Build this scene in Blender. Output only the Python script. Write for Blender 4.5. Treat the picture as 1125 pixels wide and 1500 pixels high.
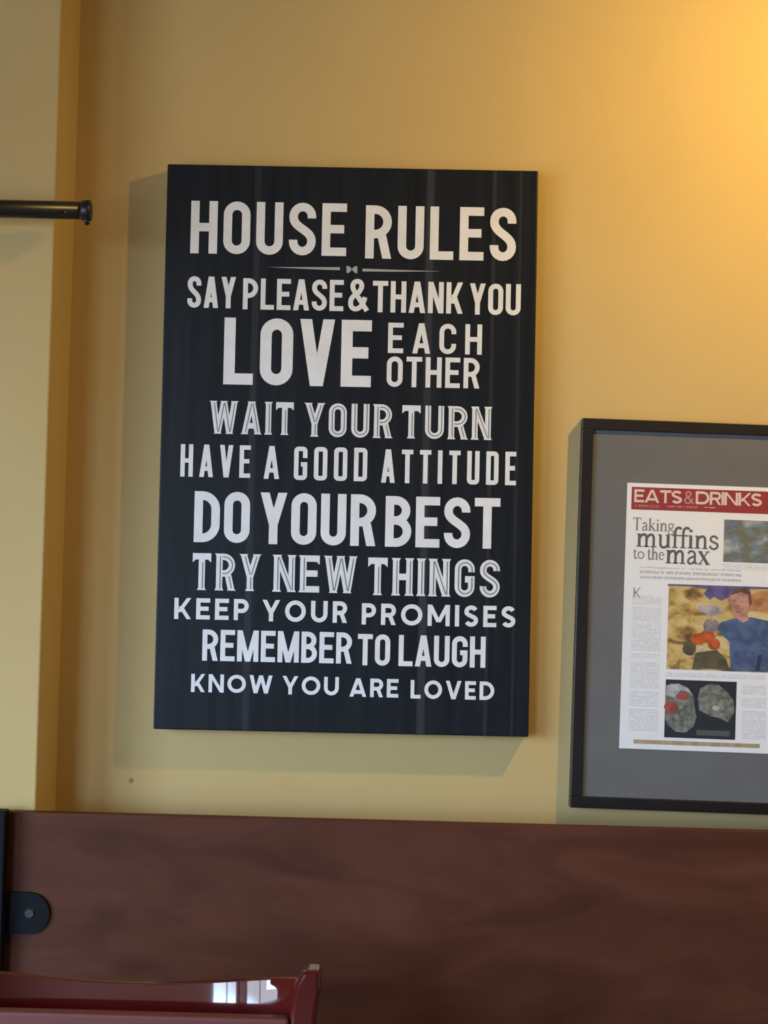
import bpy, bmesh, math, random
from mathutils import Vector, Matrix

for o in list(bpy.data.objects):
    bpy.data.objects.remove(o)
S = bpy.context.scene
COL = S.collection
R = math.radians

# ------------------------------------------------------------------ camera
FPX, CAM = 2230.0, Vector((0.0, -2.5, 1.40))
YAW, PITCH, ROLL = R(-0.433), R(1.839), R(1.437)
_F = Vector((math.sin(YAW) * math.cos(PITCH), math.cos(YAW) * math.cos(PITCH), math.sin(PITCH)))
_R0 = Vector((math.cos(YAW), -math.sin(YAW), 0))
_U0 = _R0.cross(_F)
_R = _R0 * math.cos(ROLL) + _U0 * math.sin(ROLL)
_U = -_R0 * math.sin(ROLL) + _U0 * math.cos(ROLL)
cd = bpy.data.cameras.new('camera')
cd.sensor_fit = 'VERTICAL'
cd.sensor_height = 36.0
cd.lens = FPX / 1500.0 * 36.0
cd.clip_start = 0.02
cam = bpy.data.objects.new('camera', cd)
COL.objects.link(cam)
m3 = Matrix((_R, _U, -_F)).transposed()
cam.matrix_world = Matrix.Translation(CAM) @ m3.to_4x4()
S.camera = cam

def at(px, py, y=0.0):
    """point of the plane at depth y that was measured at this place in the photograph"""
    d = _F + _R * ((px - 562.5) / FPX) - _U * ((py - 750.0) / FPX)
    return CAM + d * ((y - CAM.y) / d.y)

# ------------------------------------------------------------------ light
S.view_settings.view_transform = 'Standard'
S.view_settings.look = 'None'
S.view_settings.gamma = 1
S.view_settings.use_curve_mapping = False
S.view_settings.exposure = 0.0
W = bpy.data.worlds.new('sky')
S.world = W
W.use_nodes = True
bg = W.node_tree.nodes['Background']
SKY, GROUND, DAY = (0.52, 0.72, 1.0), (0.20, 0.225, 0.26), 22.0   # bright overcast sky over grey paving
nt = W.node_tree
_tc = nt.nodes.new('ShaderNodeTexCoord')
_sx = nt.nodes.new('ShaderNodeSeparateXYZ')
_mr = nt.nodes.new('ShaderNodeMapRange')
_mr.inputs['From Min'].default_value, _mr.inputs['From Max'].default_value = -0.02, 0.03
_mx = nt.nodes.new('ShaderNodeMix'); _mx.data_type = 'RGBA'
_mx.inputs[6].default_value = (*GROUND, 1)
_mx.inputs[7].default_value = (*SKY, 1)
nt.links.new(_tc.outputs['Generated'], _sx.inputs[0])
nt.links.new(_sx.outputs['Z'], _mr.inputs['Value'])
nt.links.new(_mr.outputs[0], _mx.inputs['Factor'])
nt.links.new(_mx.outputs[2], bg.inputs[0])
bg.inputs[1].default_value = DAY
LAMP_POWER = 52.0
LAMP_COLOR = (1.0, 0.66, 0.20)
LX, RX, BY, CZ = -2.4, 3.0, -4.3, 2.85                          # room: left, right, window front, ceiling
WINDOWS = [('left', -3.8, -1.5), ('front', -2.32, -1.32)]
WZ = (0.50, 2.10)
def on_wall(side, u, d, z):
    """point u along a window wall, d outwards from its inner face, at height z"""
    return Vector((LX - d, u, z)) if side == 'left' else Vector((u, BY - d, z))
def portal(side, a, b):
    l = bpy.data.lights.new('window_daylight', 'AREA')
    l.shape = 'RECTANGLE'
    l.size, l.size_y = b - a, WZ[1] - WZ[0]
    l.cycles.is_portal = True
    o = bpy.data.objects.new('window_daylight', l)
    COL.objects.link(o)
    d = Vector((1, 0, 0)) if side == 'left' else Vector((0, 1, 0))
    o.location = on_wall(side, (a + b) / 2, 0.07, sum(WZ) / 2)
    o.rotation_euler = d.to_track_quat('-Z', 'Y').to_euler()
    return o
for w_ in WINDOWS:
    portal(*w_)

# ------------------------------------------------------------------ materials
def mat(name, color, rough=0.6, metal=0.0, spec=0.5, coat=0.0):
    m = bpy.data.materials.new(name)
    m.use_nodes = True
    b = m.node_tree.nodes['Principled BSDF']
    b.inputs['Base Color'].default_value = (*color, 1)
    b.inputs['Roughness'].default_value = rough
    b.inputs['Metallic'].default_value = metal
    b.inputs['Specular IOR Level'].default_value = spec
    b.inputs['Coat Weight'].default_value = coat
    return m

def N(m, t, **kw):
    n = m.node_tree.nodes.new(t)
    for k, v in kw.items():
        if k in n.inputs:
            n.inputs[k].default_value = v
        else:
            setattr(n, k, v)
    return n

def L(m, a, b):
    m.node_tree.links.new(a, b)

def noise_mat(name, stops, scale=(1, 1, 1), nscale=5.0, detail=4.0, rough=0.6, bump=0.0, bscale=120.0,
              spec=0.5, constant=False, distortion=0.0, coat=0.0):
    """stops: [(position, colour)] driven by object-space noise"""
    m = mat(name, stops[0][1], rough, spec=spec, coat=coat)
    b = m.node_tree.nodes['Principled BSDF']
    tc = N(m, 'ShaderNodeTexCoord')
    mp = N(m, 'ShaderNodeMapping')
    mp.inputs['Scale'].default_value = scale
    nz = N(m, 'ShaderNodeTexNoise', Scale=nscale, Detail=detail, Distortion=distortion)
    cr = N(m, 'ShaderNodeValToRGB')
    if constant:
        cr.color_ramp.interpolation = 'CONSTANT'
    while len(cr.color_ramp.elements) < len(stops):
        cr.color_ramp.elements.new(0.5)
    for e, (p, c) in zip(cr.color_ramp.elements, stops):
        e.position = p
        e.color = (*c, 1)
    L(m, tc.outputs['Object'], mp.inputs['Vector'])
    L(m, mp.outputs['Vector'], nz.inputs['Vector'])
    L(m, nz.outputs['Fac'], cr.inputs['Fac'])
    L(m, cr.outputs['Color'], b.inputs['Base Color'])
    if bump:
        n2 = N(m, 'ShaderNodeTexNoise', Scale=bscale, Detail=3.0)
        bp = N(m, 'ShaderNodeBump', Strength=bump, Distance=0.002)
        L(m, tc.outputs['Object'], n2.inputs['Vector'])
        L(m, n2.outputs['Fac'], bp.inputs['Height'])
        L(m, bp.outputs['Normal'], b.inputs['Normal'])
    return m

OCHRE = noise_mat('ochre_wall_paint', [(0.3, (0.60, 0.425, 0.175)), (0.7, (0.64, 0.455, 0.19))], nscale=3.0,
                  rough=0.7, bump=0.12, bscale=160.0, spec=0.3)
CREAM = mat('tan_paint', (0.34, 0.28, 0.20), 0.8)
CEIL = mat('ceiling_paint', (0.26, 0.23, 0.19), 0.9)
FLOORM = noise_mat('brown_floor', [(0.3, (0.13, 0.085, 0.06)), (0.7, (0.19, 0.13, 0.09))], nscale=6.0, rough=0.45)
WOOD = noise_mat('dark_red_brown_plywood', [(0.25, (0.062, 0.018, 0.008)), (0.5, (0.095, 0.029, 0.014)),
                 (0.75, (0.132, 0.043, 0.022))], scale=(1.0, 1.0, 3.0), nscale=4.5, detail=8.0, distortion=0.9,
                 rough=0.6, bump=0.05, bscale=90.0, spec=0.18)
BLACKM = mat('black_metal', (0.012, 0.012, 0.014), 0.35, spec=0.5)
RODM = mat('gunmetal', (0.085, 0.082, 0.080), 0.34, metal=0.85)
BLACKS = mat('black_satin_steel', (0.006, 0.007, 0.009), 0.6, spec=0.12)
STEEL = mat('dull_bolt_steel', (0.04, 0.04, 0.045), 0.5, metal=0.5)
RED = mat('red_lacquer', (0.085, 0.006, 0.005), 0.07, spec=0.6, coat=1.0)
RED.node_tree.nodes['Principled BSDF'].inputs['Coat Roughness'].default_value = 0.03
REDPAD = mat('red_vinyl', (0.15, 0.033, 0.025), 0.5)
FRAMEM = mat('black_brown_frame', (0.014, 0.010, 0.010), 0.4)
MATB = noise_mat('grey_mat_board', [(0.3, (0.150, 0.147, 0.146)), (0.7, (0.164, 0.161, 0.160))], nscale=20, rough=0.85)
PAPER = mat('newsprint', (0.90, 0.89, 0.90), 0.7)
WHITEP = noise_mat('white_paint', [(0.3, (0.80, 0.80, 0.81)), (0.7, (0.88, 0.88, 0.89))], nscale=30, rough=0.5)
INLINE = mat('grey_hatching', (0.20, 0.21, 0.23), 0.5)
WINFR = mat('dark_window_frame', (0.03, 0.028, 0.03), 0.4)

def board_mat():
    m = noise_mat('charcoal_board', [(0.25, (0.0105, 0.0125, 0.0165)), (0.75, (0.021, 0.0235, 0.029))],
                  scale=(30, 1, 1.2), nscale=2.0, detail=6.0, rough=0.36, spec=0.13)
    # two worn pale streaks running down the boards
    b = m.node_tree.nodes['Principled BSDF']
    tc = N(m, 'ShaderNodeTexCoord')
    sx = N(m, 'ShaderNodeSeparateXYZ')
    L(m, tc.outputs['Object'], sx.inputs[0])
    nz = N(m, 'ShaderNodeTexNoise', Scale=3.0, Detail=3.0)
    L(m, tc.outputs['Object'], nz.inputs['Vector'])
    old = b.inputs['Base Color'].links[0].from_socket
    for x0, w, amt in ((-0.154, 0.007, 0.5), (0.128, 0.008, 0.75), (0.232, 0.004, 0.4), (0.275, 0.003, 0.3)):
        sub = N(m, 'ShaderNodeMath', operation='SUBTRACT')
        sub.inputs[1].default_value = x0
        L(m, sx.outputs['X'], sub.inputs[0])
        ab = N(m, 'ShaderNodeMath', operation='ABSOLUTE')
        L(m, sub.outputs[0], ab.inputs[0])
        mr = N(m, 'ShaderNodeMapRange')
        mr.inputs['From Min'].default_value = w
        mr.inputs['From Max'].default_value = w * 0.5
        L(m, ab.outputs[0], mr.inputs['Value'])
        mu = N(m, 'ShaderNodeMath', operation='MULTIPLY')
        L(m, mr.outputs[0], mu.inputs[0])
        L(m, nz.outputs['Fac'], mu.inputs[1])
        m2 = N(m, 'ShaderNodeMath', operation='MULTIPLY')
        m2.inputs[1].default_value = amt
        L(m, mu.outputs[0], m2.inputs[0])
        mx = N(m, 'ShaderNodeMix', data_type='RGBA')
        L(m, m2.outputs[0], mx.inputs['Factor'])
        L(m, old, mx.inputs[6])
        mx.inputs[7].default_value = (0.085, 0.088, 0.095, 1)
        old = mx.outputs[2]
    L(m, old, b.inputs['Base Color'])
    return m
BOARD = board_mat()

def glass_mat():
    m = bpy.data.materials.new('clear_glass')
    m.use_nodes = True
    nt = m.node_tree
    nt.nodes.remove(nt.nodes['Principled BSDF'])
    tr = N(m, 'ShaderNodeBsdfTransparent')
    gl = N(m, 'ShaderNodeBsdfGlossy', Roughness=0.02)
    lw = N(m, 'ShaderNodeLayerWeight', Blend=0.5)
    pw = N(m, 'ShaderNodeMath', operation='POWER')
    pw.inputs[1].default_value = 5.0
    L(m, lw.outputs['Facing'], pw.inputs[0])
    fr = N(m, 'ShaderNodeMath', operation='MULTIPLY_ADD')
    fr.inputs[1].default_value = 0.6
    fr.inputs[2].default_value = 0.022
    L(m, pw.outputs[0], fr.inputs[0])
    mx = N(m, 'ShaderNodeMixShader')
    L(m, fr.outputs[0], mx.inputs[0])
    L(m, tr.outputs[0], mx.inputs[1])
    L(m, gl.outputs[0], mx.inputs[2])
    L(m, mx.outputs[0], nt.nodes['Material Output'].inputs[0])
    return m
GLASS = glass_mat()

def text_mat(name, pitch, ink, paper=(0.90, 0.89, 0.90)):
    """rows of print too small to read"""
    m = mat(name, paper, 0.7)
    b = m.node_tree.nodes['Principled BSDF']
    tc = N(m, 'ShaderNodeTexCoord')
    sp = N(m, 'ShaderNodeSeparateXYZ')
    L(m, tc.outputs['Object'], sp.inputs[0])
    mul = N(m, 'ShaderNodeMath', operation='MULTIPLY')
    mul.inputs[1].default_value = 1.0 / pitch
    L(m, sp.outputs['Z'], mul.inputs[0])
    fr = N(m, 'ShaderNodeMath', operation='FRACT')
    L(m, mul.outputs[0], fr.inputs[0])
    gt = N(m, 'ShaderNodeMath', operation='GREATER_THAN')
    gt.inputs[1].default_value = 0.45
    L(m, fr.outputs[0], gt.inputs[0])
    mp = N(m, 'ShaderNodeMapping')
    mp.inputs['Scale'].default_value = (1, 0, 0.35)
    L(m, tc.outputs['Object'], mp.inputs['Vector'])
    nz = N(m, 'ShaderNodeTexNoise', Scale=420.0, Detail=1.0)
    L(m, mp.outputs['Vector'], nz.inputs['Vector'])
    g2 = N(m, 'ShaderNodeMath', operation='GREATER_THAN')
    g2.inputs[1].default_value = 0.42
    L(m, nz.outputs['Fac'], g2.inputs[0])
    mm = N(m, 'ShaderNodeMath', operation='MULTIPLY')
    L(m, gt.outputs[0], mm.inputs[0])
    L(m, g2.outputs[0], mm.inputs[1])
    mx = N(m, 'ShaderNodeMix', data_type='RGBA')
    L(m, mm.outputs[0], mx.inputs['Factor'])
    mx.inputs[6].default_value = (*paper, 1)
    mx.inputs[7].default_value = (*ink, 1)
    L(m, mx.outputs[2], b.inputs['Base Color'])
    return m

# ------------------------------------------------------------------ mesh helpers
def link(name, me, material, parent=None):
    o = bpy.data.objects.new(name, me)
    COL.objects.link(o)
    if material:
        me.materials.append(material)
    if parent:
        o.parent = parent
    return o

def tag(o, label=None, cat=None, group=None, kind=None):
    if label: o['label'] = label
    if cat: o['category'] = cat
    if group: o['group'] = group
    if kind: o['kind'] = kind
    return o

def thing(name, label, cat, loc=(0, 0, 0), roty=0.0):
    o = bpy.data.objects.new(name, None)
    COL.objects.link(o)
    o.location = loc
    o.rotation_euler = (0, roty, 0)
    o.empty_display_size = 0.05
    return tag(o, label, cat)

def mesh(name, bm, smooth=False):
    me = bpy.data.meshes.new(name)
    bmesh.ops.recalc_face_normals(bm, faces=bm.faces)
    bm.to_mesh(me)
    bm.free()
    if smooth:
        for p in me.polygons:
            p.use_smooth = True
    return me

def box(bm, x0, x1, y0, y1, z0, z1, bev=0.0, seg=2):
    r = bmesh.ops.create_cube(bm, size=1)
    for v in r['verts']:
        v.co = Vector(((x0 + x1) / 2 + v.co.x * (x1 - x0), (y0 + y1) / 2 + v.co.y * (y1 - y0),
                       (z0 + z1) / 2 + v.co.z * (z1 - z0)))
    if bev:
        es = list({e for v in r['verts'] for e in v.link_edges})
        bmesh.ops.bevel(bm, geom=es, offset=bev, segments=seg, affect='EDGES', profile=0.5)

def boxo(name, material, parent, *dims, bev=0.0):
    bm = bmesh.new()
    box(bm, *dims, bev=bev)
    return link(name, mesh(name, bm), material, parent)

def tube(bm, a, b, r0, r1=None, seg=24):
    a, b = Vector(a), Vector(b)
    r1 = r0 if r1 is None else r1
    d = b - a
    q = d.to_track_quat('Z', 'Y').to_matrix().to_4x4()
    bmesh.ops.create_cone(bm, cap_ends=True, segments=seg, radius1=r0, radius2=r1, depth=d.length,
                          matrix=Matrix.Translation((a + b) / 2) @ q)

def loft(bm, rings, close_ring=True, caps=True):
    vs = [[bm.verts.new(p) for p in r] for r in rings]
    n = len(vs[0])
    for i in range(len(vs) - 1):
        for j in range(n if close_ring else n - 1):
            k = (j + 1) % n
            bm.faces.new((vs[i][j], vs[i][k], vs[i + 1][k], vs[i + 1][j]))
    if caps and close_ring:
        bm.faces.new(vs[0])
        bm.faces.new(vs[-1])

def struct(name, bm, material, label=None):
    o = link(name, mesh(name, bm), material)
    return tag(o, label, kind='structure')

# ------------------------------------------------------------------ the room
PX = -0.544            # outside corner of the pier
PY = -0.14             # how far the pier stands proud
bm = bmesh.new(); box(bm, LX - 0.2, RX + 0.2, BY - 0.2, 0.2, -0.1, 0.0)
struct('floor', bm, FLOORM, 'brown floor of the dining room')
bm = bmesh.new(); box(bm, LX - 0.2, RX + 0.2, BY - 0.2, 0.2, CZ, CZ + 0.1)
struct('ceiling', bm, CEIL, 'brownish ceiling above the ochre walls')
bm = bmesh.new(); box(bm, PX, RX, 0.0, 0.2, 0.0, CZ)
wall = struct('wall_back', bm, OCHRE, 'ochre yellow painted wall behind the house rules sign')
bm = bmesh.new(); box(bm, LX - 0.2, PX, PY, 0.2, 0.0, CZ, bev=0.003)
struct('wall_pier', bm, OCHRE, 'ochre wall section standing proud at the left edge')
bm = bmesh.new(); box(bm, RX, RX + 0.2, BY - 0.2, 0.2, 0.0, CZ)
struct('wall_right', bm, CREAM, 'tan side wall of the dining room')
def bx(bm, side, u0, u1, d0, d1, z0, z1):
    p, q = on_wall(side, u0, d0, z0), on_wall(side, u1, d1, z1)
    box(bm, min(p.x, q.x), max(p.x, q.x), min(p.y, q.y), max(p.y, q.y), z0, z1)
for side, u0, u1, nm, lab in (('left', BY, PY, 'wall_left', 'tan window wall to the left'),
                              ('front', LX - 0.2, RX + 0.2, 'wall_front', 'tan window wall across the dining room')):
    bm = bmesh.new()
    bx(bm, side, u0, u1, 0, 0.2, 0.0, WZ[0])
    bx(bm, side, u0, u1, 0, 0.2, WZ[1], CZ)
    us = [u0] + [v for w in WINDOWS if w[0] == side for v in w[1:]] + [u1]
    for i in range(0, len(us), 2):
        bx(bm, side, us[i], us[i + 1], 0, 0.2, WZ[0], WZ[1])
    struct(nm, bm, CREAM, lab)
for i, (side, a, b) in enumerate(WINDOWS):
    bm = bmesh.new()
    z0, z1 = WZ
    f = 0.05
    bx(bm, side, a, a + f, .08, .14, z0, z1); bx(bm, side, b - f, b, .08, .14, z0, z1)
    bx(bm, side, a + f, b - f, .08, .14, z0, z0 + f); bx(bm, side, a + f, b - f, .08, .14, z1 - f, z1)
    c = (a + b) / 2
    bx(bm, side, c - 0.02, c + 0.02, .09, .13, z0 + f, z1 - f)
    w = struct('window_%d' % (i + 1), bm, WINFR, 'dark framed window in the %s wall' % side)
    for (p, q) in ((a + f, c - 0.02), (c + 0.02, b - f)):
        bm = bmesh.new(); bx(bm, side, p, q, .109, .113, z0 + f, z1 - f)
        link('pane', mesh('pane', bm), GLASS, w)

# free-standing plywood back of a booth, a hand's breadth in front of the wall
YB = PY - 0.028
PT = at(560, 1203.5, YB).z
booth = thing('booth_back', 'broad dark reddish brown plywood booth back along the foot of the wall', 'booth back', (0.3, YB, 0))
boxo('plywood_board', WOOD, booth, -2.0, 2.2, 0.0, 0.020, 0.06, PT, bev=0.0015)
boxo('plinth', BLACKS, booth, -2.0, 2.2, 0.004, 0.020, 0.0, 0.06)
p = at(192, 1143)
bm = bmesh.new(); tube(bm, (p.x, 0.0, p.z), (p.x, -0.0015, p.z), 0.0042, 0.003, 12)
link('filled_nail_hole', mesh('nail_hole', bm), mat('tan_filler', (0.36, 0.25, 0.13), 0.8), wall)

# ------------------------------------------------------------------ flat lettering engine
class Print:
    """flat ink shapes in the x-z plane facing -y; every piece a hair in front of the last"""
    def __init__(self, y0):
        self.v, self.f, self.y, self.n = [], [], y0, 0
    def poly(self, pts):
        y = self.y - 0.000012 * (self.n % 12)
        self.n += 1
        k = len(self.v)
        self.v += [(x, y, z) for x, z in pts]
        self.f.append(list(range(k, k + len(pts))))
    def build(self, name, material, parent, label=None):
        me = bpy.data.meshes.new(name)
        me.from_pydata(self.v, [], self.f)
        bm = bmesh.new(); bm.from_mesh(me)
        for f in bm.faces:
            f.normal_update()
            if f.normal.y > 0: f.normal_flip()
        bm.to_mesh(me); bm.free()
        o = link(name, me, material, parent)
        if label: o['label'] = label
        return o

def arc(cx, cy, rx, ry, a0, a1, n=10):
    return [(cx + rx * math.cos(R(a0 + (a1 - a0) * i / n)), cy + ry * math.sin(R(a0 + (a1 - a0) * i / n)))
            for i in range(n + 1)]

def bez(p0, p1, p2, p3, n=10):
    out = []
    for i in range(n + 1):
        t = i / n; s = 1 - t
        out.append(tuple(s**3 * a + 3 * s * s * t * b + 3 * s * t * t * c + t**3 * d
                         for a, b, c, d in zip(p0, p1, p2, p3)))
    return out

def strip(pts, t, closed=False):
    q_ = [pts[0]]
    for p in pts[1:]:
        if math.hypot(p[0] - q_[-1][0], p[1] - q_[-1][1]) > 1e-5: q_.append(p)
    if closed and math.hypot(q_[0][0] - q_[-1][0], q_[0][1] - q_[-1][1]) < 1e-5: q_.pop()
    pts = q_
    n = len(pts)
    L_, R_ = [], []
    for i in range(n):
        a = pts[(i - 1) % n] if (closed or i > 0) else pts[i]
        b = pts[(i + 1) % n] if (closed or i < n - 1) else pts[i]
        p = pts[i]
        d1 = (p[0] - a[0], p[1] - a[1]); d2 = (b[0] - p[0], b[1] - p[1])
        l1 = math.hypot(*d1); l2 = math.hypot(*d2)
        if l1 < 1e-9: d1, l1 = d2, l2
        if l2 < 1e-9: d2, l2 = d1, l1
        n1 = (-d1[1] / l1, d1[0] / l1); n2 = (-d2[1] / l2, d2[0] / l2)
        mx, my = n1[0] + n2[0], n1[1] + n2[1]
        q = max(0.35, (mx * mx + my * my) / 2)
        mx, my = mx / q * t / 2, my / q * t / 2
        L_.append((p[0] + mx, p[1] + my)); R_.append((p[0] - mx, p[1] - my))
    m = n if closed else n - 1
    return [[L_[i], R_[i], R_[(i + 1) % n], L_[(i + 1) % n]] for i in range(m)]

def rr(x0, x1, y0, y1, r, n=6):
    """rounded rectangle centreline, anticlockwise from the right side"""
    r = min(r, (x1 - x0) / 2, (y1 - y0) / 2)
    return (arc(x1 - r, y1 - r, r, r, 0, 90, n) + arc(x0 + r, y1 - r, r, r, 90, 180, n) +
            arc(x0 + r, y0 + r, r, r, 180, 270, n) + arc(x1 - r, y0 + r, r, r, 270, 360, n))

def glyph(ch, w, t, st):
    """primitives of a capital letter in a box w wide and 1 high. st: 'cond', 'square', 'geo'"""
    h = t / 2
    geo = st == 'geo'
    rad = {'cond': (w - t) / 2, 'square': 0.07, 'geo': 9}[st]
    def oval(x0, x1, y0, y1):
        if geo: return arc((x0 + x1) / 2, (y0 + y1) / 2, (x1 - x0) / 2, (y1 - y0) / 2, 0, 360, 36)[:-1]
        return rr(x0, x1, y0, y1, rad)
    v = lambda x, a=0.0, b=1.0: ('v', x, a, b)
    hb = lambda x0, x1, y: ('h', x0, x1, y)
    dg = lambda xb, xt, a=0.0, b=1.0, k=1.04: ('d', xb, xt, a, b, t * k)
    tk = t * 1.04
    if ch == 'H': return [v(0), v(w - t), hb(t, w - t, 0.5)]
    if ch == 'I': return [v(0)]
    if ch == 'L': return [v(0), hb(t, w, h)]
    if ch == 'E': return [v(0), hb(t, w, h), hb(t, w, 1 - h), hb(t, w * 0.9, 0.51)]
    if ch == 'T': return [hb(0, w, 1 - h), v((w - t) / 2, 0, 1 - t)]
    if ch == 'O': return [('p', oval(h, w - h, h, 1 - h), True)]
    if ch == 'U':
        r = min(rad, (w - t) / 2)
        return [('p', [(h, 1.0)] + arc(h + r, h + r, r, r, 180, 270, 8) + arc(w - h - r, h + r, r, r, 270, 360, 8) + [(w - h, 1.0)], False)]
    if ch in 'CG':
        if geo:
            p = arc(w / 2, 0.5, w / 2 - h, 0.5 - h, 42, 318, 26)
        else:
            r = min(rad, (w - t) / 2)
            p = [(w - h, 0.66)] + arc(w - h - r, 1 - h - r, r, r, 0, 90, 6) + arc(h + r, 1 - h - r, r, r, 90, 180, 6) + \
                arc(h + r, h + r, r, r, 180, 270, 6) + arc(w - h - r, h + r, r, r, 270, 360, 6) + [(w - h, 0.34 if ch == 'C' else 0.52)]
        out = [('p', p, False)]
        if ch == 'G': out.append(hb(w * 0.52, w - h * 0.0, 0.47))
        return out
    if ch == 'D':
        r = min(rad * 1.6, w - h - t * 0.9 - 0.002, 0.5 - h) if st != 'square' else 0.07
        if geo: r = min(0.5 - h, w - h - t * 0.9 - 0.002)
        return [v(0)] + [('p', [(t * 0.9, 1 - h)] + arc(w - h - r, 1 - h - r, r, r, 90, 0, 8) + arc(w - h - r, h + r, r, r, 0, -90, 8) + [(t * 0.9, h)], False)]
    if ch in 'PRB':
        mid = 0.44 if ch == 'P' else (0.46 if ch == 'R' else 0.52)
        wb = w * (0.95 if ch == 'B' else 1.0)
        r = min((1 - h - mid) / 2, wb - h - t * 0.9 - 0.002)
        if st == 'square': r = 0.07
        out = [v(0), ('p', [(t * 0.9, 1 - h)] + arc(wb - h - r, 1 - h - r, r, r, 90, 0, 7) + arc(wb - h - r, mid + r, r, r, 0, -90, 7) + [(t * 0.9, mid)], False)]
        if ch == 'R': out.append(dg(w - tk, w * 0.45, 0, mid - h * 0.2))
        if ch == 'B':
            r = min((mid - h) / 2, w - h - t * 0.9 - 0.002)
            out.append(('p', [(t * 0.9, mid)] + arc(w - h - r, mid - r, r, r, 90, 0, 7) + arc(w - h - r, h + r, r, r, 0, -90, 7) + [(t * 0.9, h)], False))
        return out
    if ch == 'S':
        rx = (w - t) / 2; ry = min(rx * 1.05, 0.25 - h / 2 + 0.02)
        if geo: ry = 0.25 - h * 0.5
        p = [(w - h, 0.705)] if not geo else []
        p += arc(w / 2, 1 - h - ry, rx, ry, 0 if not geo else 25, 180, 10)
        p += bez((h, 1 - h - ry - 0.02), (h, 0.50 + 0.02), (w - h, 0.50 - 0.02), (w - h, h + ry + 0.02), 10)
        p += arc(w / 2, h + ry, rx, ry, 0, -180 if not geo else -155, 10)
        if not geo: p += [(h, 0.295)]
        return [('p', p, False)]
    if ch == 'A':
        return [dg(0, w / 2 - tk * 0.55), dg(w - tk, w / 2 - tk * 0.45), hb(w * 0.22, w * 0.78, 0.26)]
    if ch == 'V': return [dg(w / 2 - tk * 0.55, 0), dg(w / 2 - tk * 0.45, w - tk)]
    if ch == 'W':
        q = w / 4
        return [dg(q - tk * 0.35, 0), dg(q - tk * 0.35, w / 2 - tk / 2), dg(3 * q - tk * 0.65, w / 2 - tk / 2), dg(3 * q - tk * 0.65, w - tk)]
    if ch == 'M':
        return [v(0), v(w - t), dg(w / 2 - tk * 0.5, t * 0.0, 0.0 if not geo else 0.18, 1.0, 1.05), dg(w / 2 - tk * 0.5, w - tk, 0.0 if not geo else 0.18, 1.0, 1.05)]
    if ch == 'N': return [v(0), v(w - t), dg(w - tk, 0)]
    if ch == 'Y': return [v((w - t) / 2, 0, 0.44), dg((w - tk) / 2, 0, 0.38, 1), dg((w - tk) / 2, w - tk, 0.38, 1)]
    if ch == 'K': return [v(0), dg(t * 0.55, w - tk, 0.32, 1), dg(w - tk, t * 1.0, 0, 0.60)]
    if ch == '&':
        p = [(w, 0.0)] + [(w * 0.26, 0.66)] + bez((w * 0.22, 0.72), (w * 0.10, 1.02), (w * 0.80, 1.02), (w * 0.68, 0.74), 10) + \
            bez((w * 0.62, 0.64), (w * 0.50, 0.56), (w * 0.10, 0.48), (w * 0.10, 0.26), 8)[1:] + \
            bez((w * 0.10, 0.26), (w * 0.08, -0.02), (w * 0.72, -0.06), (w * 0.88, 0.44), 12)[1:]
        return [('p', p, False)]
    raise ValueError(ch)

WC = {'cond': dict(E=.92, L=.90, T=.98, A=1.06, V=1.06, Y=1.06, K=1.06, M=1.36, W=1.5, **{'&': 1.16}),
      'square': dict(E=.88, L=.85, T=.92, A=1.10, V=1.06, Y=1.06),
      'geo': dict(E=.80, L=.74, S=.84, P=.86, R=.90, B=.9, K=.98, A=1.18, V=1.15, Y=1.10, N=1.08, U=1.04, D=1.08, O=1.30, C=1.2, G=1.3, M=1.35, W=1.62, T=.9)}

def draw(pr, prims, t, ox, oz, sx, sz, inline=None, flare=False):
    P = lambda pts: pr.poly([(ox + x * sx, oz + z * sz) for x, z in pts])
    for q in prims:
        if q[0] == 'v':
            _, x, a, b = q
            if inline:
                P([(x + t * .56, a + .05), (x + t * .56 + inline, a + .05), (x + t * .56 + inline, b - .07), (x + t * .56, b - .07)])
                continue
            P([(x, a), (x + t, a), (x + t, b), (x, b)])
            if flare:
                for z, s in ((a, 1), (b, -1)):
                    if z in (0.0, 1.0):
                        P([(x - t * .22, z), (x + t * 1.22, z), (x + t, z + s * .07), (x, z + s * .07)])
        elif q[0] == 'h':
            _, x0, x1, y = q
            if inline: continue
            P([(x0, y - t / 2), (x1, y - t / 2), (x1, y + t / 2), (x0, y + t / 2)])
            if flare and y > 0.8:
                P([(x1 - t * .5, y - t / 2), (x1, y - t * .95), (x1, y + t / 2), (x1 - t * .5, y + t / 2)])
                if x0 < 0.01: P([(x0, y - t * .95), (x0 + t * .5, y - t / 2), (x0 + t * .5, y + t / 2), (x0, y + t / 2)])
        elif q[0] == 'd':
            _, xb, xt, a, b, k = q
            if inline:
                f = lambda z: xb + (xt - xb) * (z - a) / (b - a) + k * .52
                z0, z1 = a + .06, b - .06
                P([(f(z0), z0), (f(z0) + inline, z0), (f(z1) + inline, z1), (f(z1), z1)])
                continue
            P([(xb, a), (xb + k, a), (xt + k, b), (xt, b)])
            if flare:
                for z, x, s in ((a, xb, 1), (b, xt, -1)):
                    if z in (0.0, 1.0):
                        P([(x - t * .2, z), (x + k + t * .2, z), (x + k * .9, z + s * .05), (x + k * .1, z + s * .05)])
        else:
            _, pts, closed = q
            if inline:
                for s in strip([(x + t * .10, z) for x, z in pts], inline, closed): P(s)
                continue
            for s in strip(pts, t, closed): P(s)

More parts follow.
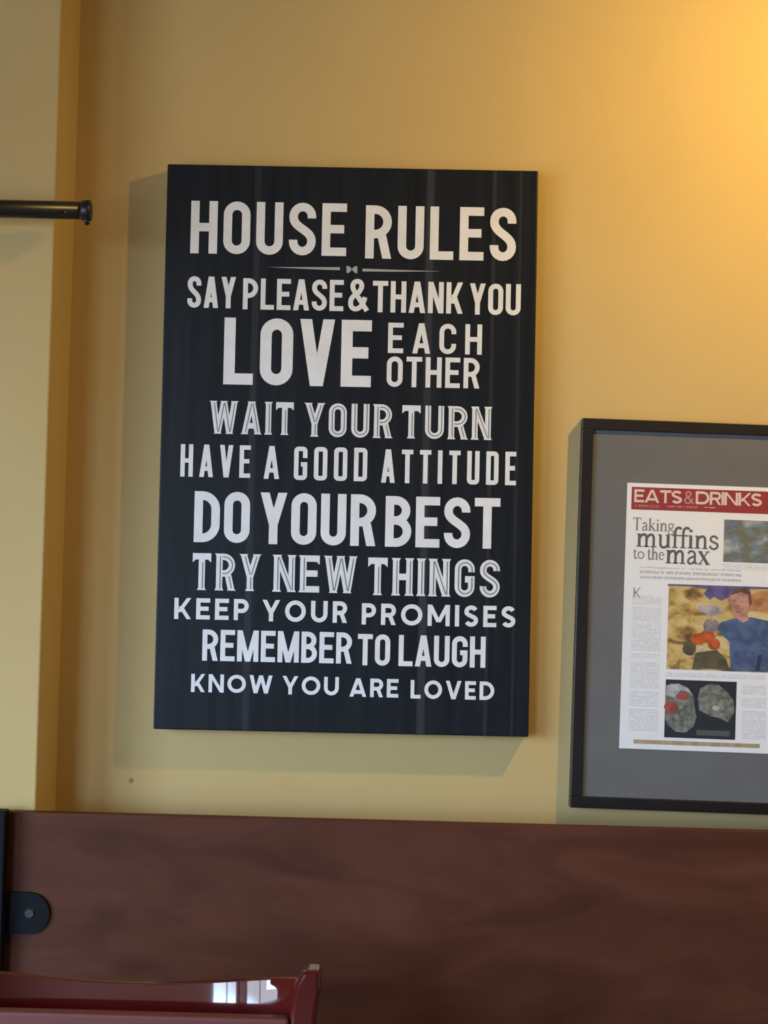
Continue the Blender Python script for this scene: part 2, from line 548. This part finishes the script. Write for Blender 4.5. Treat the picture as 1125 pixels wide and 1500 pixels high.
def word(pr, text, x0, x1, z0, z1, st, t, sp, shade=None):
    """fit a word between x0 and x1, base z0, cap height z1 - z0, letter gap sp (in cap heights)"""
    H = z1 - z0
    T = (x1 - x0) / H
    base = sum(WC[st].get(c, 1.0) for c in text if c != 'I')
    nI = text.count('I')
    wu = (T - (len(text) - 1) * sp - nI * t) / max(base, 1e-6) if base else 1
    x = 0.0
    for c in text:
        w = t if c == 'I' else WC[st].get(c, 1.0) * wu
        g = glyph(c, w, t, st)
        draw(pr, g, t, x0 + x * H, z0, H, H, flare=shade is not None)
        if shade is not None:
            draw(shade, g, t, x0 + x * H, z0, H, H, inline=0.03)
        x += w + sp

# ------------------------------------------------------------------ the house rules sign
TH = 0.038
tl, tr, bl, br = at(249, 240, -TH), at(795, 250, -TH), at(225.5, 1068, -TH), at(773, 1080, -TH)
base = (bl + br) / 2
ang = -math.atan2(((tr - tl) + (br - bl)).z, ((tr - tl) + (br - bl)).x)
SW = ((tr - tl).length + (br - bl).length) / 2
SH = ((tl - bl).length + (tr - br).length) / 2
sign = thing('house_rules_sign', 'large charcoal board sign headed HOUSE RULES in white block letters', 'sign',
             (base.x, 0.0, base.z), ang)
bm = bmesh.new()
box(bm, -SW / 2, SW / 2, -TH, -0.001, 0, SH, bev=0.0025)
link('board', mesh('board', bm), BOARD, sign)
inv = (Matrix.Translation(sign.location) @ Matrix.Rotation(ang, 4, 'Y')).inverted()
def loc(px, py, y=-TH):
    return inv @ at(px, py, y)

LINES = [
 ('cond', .160, .115, False, [('HOUSE', 279.5, 507.7, 294, 371), ('RULES', 535.5, 756, 300.7, 378.5)]),
 ('cond', .155, .085, False, [('SAY', 274.7, 345.3, 404.5, 450.5), ('PLEASE', 356, 503.2, 407.5, 453), ('&', 511, 538, 409.5, 455), ('THANK', 546, 678, 411.3, 457.2), ('YOU', 688, 762.8, 415, 460.7)]),
 ('cond', .168, .10, False, [('LOVE', 328, 544, 465, 563)]),
 ('cond', .155, .30, False, [('EACH', 568.5, 706, 472.7, 517)]),
 ('cond', .155, .12, False, [('OTHER', 566.5, 702.5, 522, 566.5)]),
 ('cond', .172, .14, True, [('WAIT', 308, 430, 587, 635), ('YOUR', 447, 574, 590, 639.5), ('TURN', 589, 719, 593.5, 642)]),
 ('square', .135, .20, False, [('HAVE', 264.5, 367, 650.5, 698), ('A', 386.7, 409.3, 653, 701.3), ('GOOD', 430.7, 538, 654, 703), ('ATTITUDE', 558.7, 756, 658, 707)]),
 ('cond', .168, .085, False, [('DO', 284.5, 366, 719.3, 794), ('YOUR', 381, 550.5, 721.2, 796.7), ('BEST', 564.5, 732.5, 726.5, 800.7)]),
 ('cond', .172, .14, True, [('TRY', 282, 381, 810, 864), ('NEW', 401, 522, 812.5, 866.7), ('THINGS', 539, 732, 816.5, 871.5)]),
 ('geo', .20, .24, False, [('KEEP', 255.3, 364.3, 875.5, 906.5), ('YOUR', 384.3, 508.5, 878.5, 910), ('PROMISES', 530, 755, 883.5, 914.7)]),
 ('cond', .158, .075, False, [('REMEMBER', 296.5, 515.5, 922, 967.7), ('TO', 524, 571.5, 928.5, 974.3), ('LAUGH', 584, 711.2, 930, 975.6)]),
 ('geo', .20, .20, False, [('KNOW', 280, 399, 987, 1013.5), ('YOU', 413.7, 496.3, 990, 1017), ('ARE', 512, 583.5, 993.3, 1020.4), ('LOVED', 601.5, 724, 996, 1023)]),
]
for st, t, sp, inl, words in LINES:
    for (tx, xl, xr, yt, yb) in words:
        pr = Print(-TH - 0.0004)
        sh = Print(-TH - 0.0007) if inl else None
        ym = (yt + yb) / 2
        a, b = loc(xl, ym), loc(xr, ym + (xr - xl) * 0.02)
        word(pr, tx, a.x, b.x, loc(xl, yb).z, loc(xl, yt).z, st, t, sp, sh)
        o = pr.build('lettering', WHITEP, sign, 'white painted word ' + tx)
        if inl:
            tag(sh.build('engraved_line', INLINE, o), kind='stuff')
pr = Print(-TH - 0.0004)
for pts in ([(391, 391.2), (498, 391.5), (498, 395.8), (470, 395.0)], [(531, 393.6), (647, 397.6), (575, 398.0), (531, 397.6)]):
    pr.poly([(loc(*q).x, loc(*q).z) for q in pts])
for pts in ([(507.5, 389.5), (511, 389.8), (515, 393.2), (515, 395.8), (511, 399.8), (507.5, 400)], [(523.5, 390), (520, 390), (516, 393.2), (516, 395.8), (520, 400), (523.5, 400.4)]):
    pr.poly([(loc(*q).x, loc(*q).z) for q in pts])
pr.build('divider', mat('worn_white_paint', (0.42, 0.42, 0.42), 0.5), sign, 'thin tapering divider line with a small bow')

# ------------------------------------------------------------------ the framed newspaper page
FT = 0.024
fa = R(0.65)
f_tl, f_bl = at(853, 612, -FT), at(835, 1183, -FT)
FW, FH, FB = 0.50, (f_tl - f_bl).length, 0.0185
ux = Vector((math.cos(fa), 0, -math.sin(fa)))
fbase = f_bl + ux * FW / 2
art = thing('framed_article', 'newspaper page about muffins in a black frame with grey mat', 'framed page',
            (fbase.x, 0.0, fbase.z), fa)
finv = (Matrix.Translation(art.location) @ Matrix.Rotation(fa, 4, 'Y')).inverted()
for nm, dims in (('frame_rail', (-FW / 2, FW / 2, -FT, -0.001, FH - FB, FH)), ('frame_rail', (-FW / 2, FW / 2, -FT, -0.001, 0, FB)),
                 ('frame_stile', (-FW / 2, -FW / 2 + FB, -FT, -0.001, FB, FH - FB)), ('frame_stile', (FW / 2 - FB, FW / 2, -FT, -0.001, FB, FH - FB))):
    boxo(nm, FRAMEM, art, *dims, bev=0.0012)
MY = -0.0175
boxo('mat_board', MATB, art, -FW / 2 + FB, FW / 2 - FB, MY, -0.006, FB, FH - FB)
boxo('pane', GLASS, art, -FW / 2 + FB, FW / 2 - FB, MY - 0.0050, MY - 0.0035, FB, FH - FB)
def fl(px, py, y=MY - 0.001):
    q = finv @ at(px, py, y)
    return (q.x, q.z)
g_tl, g_bl = fl(919, 707), fl(907, 1096)
PW = 0.352
pg_x0, pg_x1, pg_z0, pg_z1 = (g_tl[0] + g_bl[0]) / 2, (g_tl[0] + g_bl[0]) / 2 + PW, g_bl[1], g_tl[1]
page = boxo('page', PAPER, art, pg_x0, pg_x1, MY - 0.0012, MY, pg_z0, pg_z1)
page['label'] = 'white newspaper page with red masthead'
YP = MY - 0.0014
def rect(name, material, px0, px1, py0, py1, y, label=None, parent=page):
    """straight printed block; photo pixels give its left, right, top and bottom"""
    xa, zt = fl(px0, (py0)); _, zb = fl(px0, py1)
    xa = (fl(px0, py0)[0] + fl(px0, py1)[0]) / 2
    xb = xa + (fl(px1, py0)[0] - fl(px0, py0)[0])
    pr = Print(y); pr.poly([(xa, zb), (xb, zb), (xb, zt), (xa, zt)])
    return pr.build(name, material, parent, label)
def patch(pr, pts):
    pr.poly([fl(*p) for p in pts])
def blob(cx, cy, rx, ry, seed, n=18, k=0.12):
    rnd = random.Random(seed)
    return [(cx + rx * (1 + rnd.uniform(-k, k)) * math.cos(2 * math.pi * i / n),
             cy + ry * (1 + rnd.uniform(-k, k)) * math.sin(2 * math.pi * i / n)) for i in range(n)]
def inks(name, color, polys, y, label=None):
    pr = Print(y)
    for q in polys: patch(pr, q)
    d_, l_ = [tuple(c * k for c in color) for k in (0.68, 1.25)]
    m = noise_mat('ink_' + name, [(0.35, d_), (0.5, color), (0.65, l_)], nscale=70, detail=3)   # mottled halftone
    return pr.build(name, m, page, label)

RB = mat('masthead_red', (0.33, 0.034, 0.034), 0.6)
rect('masthead', RB, 925, 1228, 713, 746, YP, 'dark red masthead band')
PINK = mat('masthead_white', (0.80, 0.62, 0.60), 0.6)
def words_on(name, items, st, t, sp, material, y, label=None, fn=word):
    pr = Print(y)
    for (tx, xl, xr, yt, yb) in items:
        ym = (yt + yb) / 2
        a = fl(xl, ym); b = fl(xr, ym + (xr - xl) * 0.0355)
        fn(pr, tx, a[0], b[0], fl(xl, yb)[1], fl(xl, yt)[1], st, t, sp)
    return pr.build(name, material, page, label)
words_on('lettering', [('EATS', 929, 999, 716.5, 735.5)], 'geo', .19, .03, PINK, YP - 0.0003, 'white masthead word EATS')
words_on('lettering', [('DRINKS', 1019, 1116, 719.5, 738.5)], 'geo', .19, .03, PINK, YP - 0.0003, 'white masthead word DRINKS')
words_on('lettering', [('&', 1002, 1016, 719.5, 738)], 'cond', .13, .1, mat('masthead_pink', (0.58, 0.28, 0.27), 0.6), YP - 0.0003, 'small pale ampersand of the masthead')
SM = text_mat('small_red_print', 0.0045, (0.72, 0.50, 0.48), (0.36, 0.030, 0.032))
for a, b in ((930, 966), (976, 1022), (1032, 1050)):
    rect('small_print', SM, a, b, 739.5 + (a - 930) * .03, 742.5 + (a - 930) * .03, YP - 0.0003)

# lower-case serif headline
def lower(ch):
    """strokes ((points), weight) and advance of a book-face letter, x-height 0.62"""
    X, k, n = 0.62, 0.115, 0.045
    sf = lambda x, y, w=0.13: ([(x - w, y), (x + w, y)], n)
    st = lambda x, a, b: ([(x, a), (x, b)], k)
    arch = lambda x0, x1: ([(x0, X * .62)] + bez((x0, X * .70), (x0 + .08, X * 1.02), (x1, X * 1.08), (x1, X * .66), 8) + [(x1, 0)], k * .85)
    if ch == 'T': return [([(.02, .97), (.66, .97)], .06), st(.34, 0, .97), sf(.34, .02), ([(.04, .97), (.03, .82)], n), ([(.64, .97), (.65, .82)], n)], .70
    if ch == 'i': return [st(.14, 0, X), sf(.14, .02), ([(.03, X - .02), (.14, X - .02)], n), ([(.14, .78), (.14, .90)], .12)], .30
    if ch == 'n': return [st(.14, 0, X), arch(.16, .48), sf(.14, .02), sf(.48, .02), ([(.03, X - .02), (.14, X - .02)], n)], .64
    if ch == 'h': return [st(.14, 0, .98), arch(.16, .48), sf(.14, .02), sf(.48, .02), ([(.03, .96), (.14, .96)], n)], .64
    if ch == 'm': return [st(.14, 0, X), arch(.16, .46), arch(.48, .78), sf(.14, .02), sf(.46, .02), sf(.78, .02), ([(.03, X - .02), (.14, X - .02)], n)], .94
    if ch == 'u': return [([(.14, X)] + bez((.14, .2), (.14, -.06), (.40, -.06), (.48, .16), 8), k * .85), st(.48, 0, X), ([(.03, X - .02), (.14, X - .02)], n), ([(.37, X - .02), (.48, X - .02)], n), ([(.48, .02), (.59, .02)], n)], .63
    if ch == 'f': return [([(.16, 0), (.16, .72)] + bez((.16, .72), (.16, 1.02), (.38, 1.02), (.42, .90), 8), k * .85), ([(.02, X - .02), (.38, X - .02)], n * 1.2), sf(.16, .02)], .36
    if ch == 's': return [(bez((.38, .48), (.36, .66), (.08, .68), (.08, .46), 8) + bez((.08, .46), (.10, .30), (.42, .34), (.40, .16), 8)[1:] + bez((.40, .16), (.38, -.05), (.08, -.04), (.06, .16), 8)[1:], .08)], .48
    if ch == 't': return [([(.16, .80), (.16, .16)] + bez((.16, .16), (.16, -.02), (.30, -.02), (.36, .10), 6), k * .85), ([(.02, X - .02), (.34, X - .02)], n * 1.2)], .39
    if ch == 'o': return [(arc(.30, X / 2, .24, X / 2 - .03, 0, 360, 20), .085)], .60
    if ch == 'e': return [([(.09, .36), (.47, .36)], n), (arc(.29, X / 2, .21, X / 2 - .03, 10, 320, 18), .08)], .54
    if ch == 'a': return [(bez((.10, .48), (.12, .66), (.40, .68), (.40, .42), 8) + [(.40, .08), (.50, .03)], .085), (bez((.40, .36), (.06, .34), (.02, .02), (.20, .02), 8) + bez((.20, .02), (.30, .02), (.40, .12), (.40, .20), 6)[1:], .08)], .54
    if ch == 'k': return [st(.14, 0, .98), sf(.14, .02), ([(.03, .96), (.14, .96)], n), ([(.18, .28), (.46, X)], n * 1.2), ([(.26, .36), (.52, 0)], k * .9), sf(.46, X - .02, .09), sf(.52, .02, .09)], .62
    if ch == 'x': return [([(.08, X), (.46, 0)], k), ([(.44, X), (.08, 0)], n * 1.1), sf(.10, X - .02, .1), sf(.44, X - .02, .09), sf(.09, .02, .09), sf(.46, .02, .1)], .55
    if ch == 'g': return [(arc(.26, .42, .18, .18, 0, 360, 16), .075), ([(.40, .56), (.52, .60)], n), (bez((.14, .26), (.02, .12), (.20, .12), (.36, .08), 6) + bez((.36, .08), (.60, 0), (.44, -.26), (.24, -.25), 8)[1:] + bez((.24, -.25), (0, -.25), (.02, -.02), (.16, .06), 8)[1:], .065)], .54
def serif(pr, text, x0, x1, z0, z1, st, t, sp):
    H = z1 - z0
    gl = [lower(c) for c in text]
    sx = (x1 - x0) / sum(g[1] for g in gl)
    x = x0
    for pr_, adv in gl:
        for pts, wt in pr_:
            for q in strip([(a * sx / H, b) for a, b in pts], wt * 1.22):
                pr.poly([(x + a * H, z0 + b * H) for a, b in q])
        x += adv * sx
GREYI = mat('ink_dark_grey', (0.12, 0.12, 0.125), 0.6)
GREYL = mat('ink_mid_grey', (0.25, 0.25, 0.255), 0.6)
words_on('lettering', [('Taking', 927, 988, 758, 776.5)], '', 0, 0, GREYL, YP, 'headline word Taking', serif)
words_on('lettering', [('muffins', 932, 1054, 770, 800.5)], '', 0, 0, GREYI, YP, 'large headline word muffins', serif)
words_on('lettering', [('to', 927, 944, 801, 818), ('the', 948, 973, 801, 819.5)], '', 0, 0, GREYL, YP, 'headline words to the', serif)
words_on('lettering', [('max', 975, 1040, 794, 825)], '', 0, 0, GREYI, YP, 'large headline word max', serif)
IT = text_mat('grey_italic_print', 0.0088, (0.56, 0.56, 0.60))
rect('subheading', IT, 937, 1086, 830, 847, YP)
TX = text_mat('grey_body_print', 0.0036, (0.68, 0.69, 0.73))
for a, b in ((871, 886), (889, 910), (912, 953), (957, 964), (968, 1007), (1011, 1034), (1038, 1071)):
    k = 926 - (a - 870) * 0.03
    rect('text_column', TX, k, k + 43, a, b, YP)
words_on('lettering', [('K', 928, 938, 860, 875)], 'cond', .1, .1, GREYL, YP - 0.0003, 'grey drop capital')
for a, b in ((1003, 1018), (1022, 1036), (1040, 1082)):
    rect('text_column', TX, 1086, 1122, a, b, YP)
    rect('text_column', TX, 1130, 1224, a, b, YP)
rect('caption', TX, 975, 1120, 985, 991, YP)
rect('caption', TX, 1059, 1130, 826, 833, YP)
rect('text_column', TX, 1150, 1226, 764, 850, YP)
rect('footer_strip', noise_mat('tan_print', [(0.4, (0.50, 0.38, 0.22)), (0.6, (0.40, 0.30, 0.18))], scale=(1, 1, .2), nscale=90), 928, 1113, 1083, 1089, YP, 'tan strip along the foot of the page')

# printed pictures
rect('picture', noise_mat('blue_green_print', [(0.30, (0.08, 0.11, 0.20)), (0.45, (0.19, 0.21, 0.24)), (0.52, (0.17, 0.17, 0.09)), (0.60, (0.20, 0.26, 0.34)), (0.70, (0.50, 0.47, 0.36))],
     scale=(1, 1, 1.4), nscale=26, detail=5, distortion=.3), 1060, 1145, 761, 823, YP, 'small bluish printed picture')
rect('picture', noise_mat('golden_loaves_print', [(0.32, (0.13, 0.075, 0.03)), (0.42, (0.36, 0.21, 0.06)), (0.52, (0.62, 0.42, 0.13)), (0.66, (0.74, 0.58, 0.30))],
     scale=(1, 1, 1.7), nscale=34, detail=5, distortion=.4), 978, 1190, 855, 980, YP, 'printed picture of a man among golden loaves')
Y2, Y3, Y4 = YP - 0.0003, YP - 0.0006, YP - 0.0009
inks('backdrop', (0.13, 0.10, 0.27), [[(978, 855.5), (1190, 862), (1190, 865), (1100, 862.5), (1066, 876), (1056, 880), (1046, 874), (1040, 879), (1030, 869), (1036, 863), (1010, 859), (978, 858)]], Y2)
inks('pale_shelf', (0.46, 0.38, 0.42), [blob(1042, 893, 17, 9, 11, 14, .3)], Y2)
inks('violet_shelf', (0.27, 0.21, 0.22), [blob(1041, 917, 14, 11, 12, 14, .3)], Y2)
inks('orange_shelf', (0.50, 0.22, 0.09), [blob(1116, 884, 19, 15, 13, 16, .25)], Y2)
inks('basket', (0.115, 0.095, 0.055), [[(1018, 956), (1050, 952), (1064, 966), (1068, 981), (1014, 979)], blob(1010, 950, 10, 11, 4)], Y2)
inks('tomato', (0.55, 0.10, 0.02), [blob(1022, 936, 11, 9, 1), blob(1035, 933, 12, 9, 2), blob(1046, 944, 9, 8, 3)], Y3)
inks('highlight', (0.8, 0.65, 0.55), [blob(1027, 950, 3, 3, 5)], Y4)
inks('shirt', (0.085, 0.13, 0.26), [[(1080, 905), (1056, 911), (1050, 922), (1068, 940), (1070, 982), (1158, 985), (1160, 925), (1136, 912), (1100, 904)]], Y3)
inks('shirt_fold', (0.030, 0.045, 0.11), [[(1110, 960), (1116, 958), (1112, 982), (1106, 982)]], Y4)
inks('face', (0.55, 0.28, 0.21), [[(1069, 872), (1075, 865), (1088, 864), (1097, 870), (1098, 886), (1094, 900), (1097, 908), (1088, 912), (1080, 907), (1072, 896)]], Y4)
inks('hair', (0.17, 0.075, 0.055), [[(1070, 872), (1075, 863), (1088, 861), (1099, 866), (1101, 884), (1097, 888), (1096, 872), (1086, 867)]], YP - 0.0011)
inks('features', (0.36, 0.16, 0.12), [[(1073, 880), (1078, 879.6), (1078, 881.4), (1073, 881.6)], [(1084, 880.4), (1090, 880.4), (1090, 882.2), (1084, 882.2)], [(1077, 896), (1086, 895.4), (1085, 897.2), (1078, 897.6)]], YP - 0.0011)
rect('picture', mat('dark_print', (0.018, 0.022, 0.032), 0.6), 974, 1078, 995, 1080, YP, 'dark printed picture of two muffins')
MUF = noise_mat('grey_green_muffin', [(0.35, (0.10, 0.105, 0.085)), (0.5, (0.19, 0.20, 0.165)), (0.68, (0.30, 0.31, 0.27))], nscale=120, detail=4)
pr = Print(Y2); patch(pr, [(975, 1005), (982, 1001), (996, 1002), (1008, 1008), (1016, 1020), (1017, 1034), (1020, 1050), (1016, 1064), (1004, 1073), (990, 1072), (978, 1062), (974, 1050)])
patch(pr, [(1022, 1022), (1026, 1008), (1038, 1002), (1052, 1003), (1064, 1012), (1074, 1026), (1076, 1042), (1066, 1058), (1054, 1052), (1040, 1049), (1024, 1040)])
pr.build('printed_muffins', MUF, page)
inks('muffin_glaze', (0.44, 0.43, 0.42), [[(976, 1004), (994, 1001), (1008, 1008), (1016, 1020), (1008, 1014), (998, 1010), (988, 1022), (976, 1018)]], Y3)
inks('muffin_crumb', (0.44, 0.43, 0.40), [blob(1049, 1037, 6, 3.5, 9)], Y3)
inks('berry', (0.42, 0.075, 0.06), [blob(983, 1036, 10, 9, 6), blob(1000, 1020, 9, 5, 7)], Y4)
rect('picture_credit', mat('grey_print', (0.10, 0.10, 0.105), 0.6), 1020, 1069, 1069, 1077, Y2)

# ------------------------------------------------------------------ black rod on the pier
q0, q1 = at(0, 305.5, -0.19), at(122, 308.5, -0.19)
rod = thing('wall_rod', 'black metal rod with a flared end reaching past the wall corner', 'rod', (q1.x - 0.6, PY, q1.z))
rz, rl = 0.0, 0.6
bm = bmesh.new(); tube(bm, (-0.02, -0.05, 0), (rl, -0.05, 0), 0.0135, seg=32)
link('bar', mesh('bar', bm, True), RODM, rod)
for p_ in rod.children[0].data.polygons: p_.use_smooth = abs(p_.normal.x) < 0.5
bm = bmesh.new()
prof = [(rl - 0.004, .0142), (rl + .002, .0155), (rl + .008, .0165), (rl + .0115, .0155), (rl + .0125, .010)]
loft(bm, [[(x, -0.05 + r * math.cos(2 * math.pi * i / 28), r * math.sin(2 * math.pi * i / 28)) for i in range(28)] for x, r in prof])
link('end_cap', mesh('end_cap', bm, True), BLACKM, rod)
bm = bmesh.new(); tube(bm, (rl + .004, -0.05, -.010), (rl + .007, -0.05, -.0215), .0052, .0036, 16)
link('hook', mesh('hook', bm, True), BLACKM, rod)
bm = bmesh.new(); tube(bm, (rl - .024, -0.0625, -.0055), (rl - .024, -0.0655, -.0065), .003, .0022, 12)
link('screw', mesh('screw', bm), STEEL, rod)
for x in (0.05, 0.38):
    bm = bmesh.new(); tube(bm, (x, -0.05, 0), (x, -0.004, 0), .007, seg=16); tube(bm, (x, -0.006, 0), (x, 0, 0), .022, seg=24)
    link('bracket', mesh('bracket', bm), BLACKM, rod)

# ------------------------------------------------------------------ black strap with bolt at the lower left
c0, c1, cb, ct = at(0, 1308, YB - .006), at(72, 1340, YB - .006), at(43, 1338, YB - .008), at(8, 1188, YB - .03)
h_ = 0.0315
zc = at(36, 1338, YB - .006).z
br_ = thing('metal_bracket', 'black metal upright with a round-ended bolted strap on the wainscot', 'bracket', (ct.x - 0.02, YB, 0))
ox = br_.location.x
boxo('upright', BLACKS, br_, -0.020, 0.020, -0.030, -0.0065, 0.0, ct.z, bev=0.002)
bm = bmesh.new()
xe = c1.x - ox - h_
pts = [(-0.02, -h_), (xe, -h_)] + arc(xe, 0, h_, h_, -90, 90, 14)[1:-1] + [(xe, h_), (-0.02, h_)]
loft(bm, [[(x, y, zc + z) for x, z in pts] for y in (0.0, -0.005, -0.0062)])
link('strap', mesh('strap', bm), BLACKS, br_)
bm = bmesh.new(); tube(bm, (cb.x - ox, -0.006, cb.z), (cb.x - ox, -0.0095, cb.z), .0085, .0065, 20)
link('bolt', mesh('bolt', bm), STEEL, br_)

# ------------------------------------------------------------------ red lacquered chair
CX, CY, HW = -0.320, -0.55, 0.218
zt = at(230, 1440, CY).z - 0.0
chair = thing('lacquered_chair', 'glossy dark red chair whose back top shows at the bottom edge', 'chair', (CX, CY, 0))
def plan(u):            # the back curves toward the sitter at both ends
    return -0.050 * abs(u) ** 4.5
def ztop(u):
    return zt + 0.015 * u * u + 0.010 * abs(u) ** 3
bm = bmesh.new()
rings = []
NU = 48
for i in range(NU + 1):
    u = -1 + 2 * i / NU
    x = u * HW; y = plan(u); z1 = ztop(u); z0 = zt - 0.085
    front = []
    for k in range(9):  # scooped face that leans back towards its top
        s = k / 8
        front.append((x, y - 0.030 + 0.022 * s + 0.003 * math.sin(math.pi * s), z0 + (z1 - z0) * s))
    rings.append(front + [(x, y - 0.004, z1 + 0.002), (x, y + 0.004, z1 - 0.001), (x, y + 0.006, z1 - 0.008), (x, y - 0.002, z0)])
loft(bm, rings)
link('crest_rail', mesh('crest_rail', bm, True), RED, chair)
md = chair.children[0].modifiers.new('edges', 'EDGE_SPLIT'); md.split_angle = R(50)
# straight padded band in front of the lower part of the rail
zb = at(230, 1483.5, CY - 0.075).z
bm = bmesh.new(); box(bm, -HW + 0.012, HW - 0.012, -0.088, -0.066, zb - 0.16, zb, bev=0.004)
link('back_pad', mesh('back_pad', bm), REDPAD, chair)
for s in (-1, 1):
    bm = bmesh.new()
    rings = []
    prof = [(0.0, .05, 0), (.25, .02, 0), (.45, -.03, 0), (.70, -.062, 0), (zt - 0.06, -.066, 0), (zt - 0.01, -.066, .001), (zt + 0.022, -.066, .005), (zt + 0.044, -.066, .011)]
    for k, (z, y, dx) in enumerate(prof):
        w = 0.0165 if k < 7 else 0.0105
        x = s * (HW + 0.004 + dx)
        rings.append([(x - w, y - .020, z), (x + w, y - .020, z), (x + w, y + .016, z), (x - w, y + .016, z)])
    loft(bm, rings)
    o = link('back_post', mesh('back_post', bm), RED, chair)
    m_ = o.modifiers.new('round', 'BEVEL'); m_.width = 0.006; m_.segments = 3
    bm = bmesh.new()
    loft(bm, [[(s * .18 + a * w, -.43 + b * w, z) for a, b in ((-1, -1), (1, -1), (1, 1), (-1, 1))] for z, w in ((0, .014), (.40, .020), (.435, .020))])
    link('front_leg', mesh('front_leg', bm), RED, chair)
    boxo('side_rail', RED, chair, s * .185 - .011, s * .185 + .011, -.42, -.03, .385, .435, bev=.003)
boxo('seat', REDPAD, chair, -.215, .215, -.465, -.035, .435, .475, bev=.012)
boxo('front_rail', RED, chair, -.165, .165, -.44, -.42, .385, .435, bev=.003)

# ------------------------------------------------------------------ ceiling spotlight that washes the wall
LPOS = Vector((0.92, -0.76, 2.46))
AIM = Vector((0.80, 0.0, 1.75))
spot = thing('ceiling_spotlight', 'black ceiling spotlight aimed at the ochre wall above the framed page', 'spotlight', (LPOS.x, LPOS.y, CZ))
d = (AIM - LPOS).normalized()
lo = LPOS - spot.location
bm = bmesh.new(); tube(bm, (0, 0, 0), (0, 0, -.025), .055, .05, 32)
link('canopy', mesh('canopy', bm), BLACKM, spot)
bm = bmesh.new(); tube(bm, (0, 0, -.02), lo - d * .06, .008, seg=16)
link('stem', mesh('stem', bm), BLACKM, spot)
bm = bmesh.new()
qm = d.to_track_quat('Z', 'Y').to_matrix()
prof = [(-.11, .012), (-.10, .030), (-.02, .042), (-.002, .046), (-.002, .043), (-.03, .036), (-.03, .001)]
loft(bm, [[tuple(lo + qm @ Vector((r * math.cos(2 * math.pi * i / 32), r * math.sin(2 * math.pi * i / 32), h))) for i in range(32)] for h, r in prof])
link('lamp_head', mesh('lamp_head', bm, True), BLACKM, spot)
bm = bmesh.new()
bmesh.ops.create_uvsphere(bm, u_segments=20, v_segments=12, radius=.022, matrix=Matrix.Translation(lo - d * .012))
em = mat('warm_bulb', (1, .8, .5), .4)
eb = em.node_tree.nodes['Principled BSDF']
eb.inputs['Emission Color'].default_value = (1.0, .72, .36, 1)
eb.inputs['Emission Strength'].default_value = 6.0
link('bulb', mesh('bulb', bm, True), em, spot)
ld = bpy.data.lights.new('spotlight_beam', 'SPOT')
ld.energy = LAMP_POWER
ld.color = LAMP_COLOR
ld.spot_size = R(165)
ld.spot_blend = 1.0
ld.shadow_soft_size = 0.025
lob = bpy.data.objects.new('spotlight_beam', ld)
COL.objects.link(lob)
lob.parent = spot
lob.location = lo + d * 0.03
lob.rotation_euler = d.to_track_quat('-Z', 'Y').to_euler()
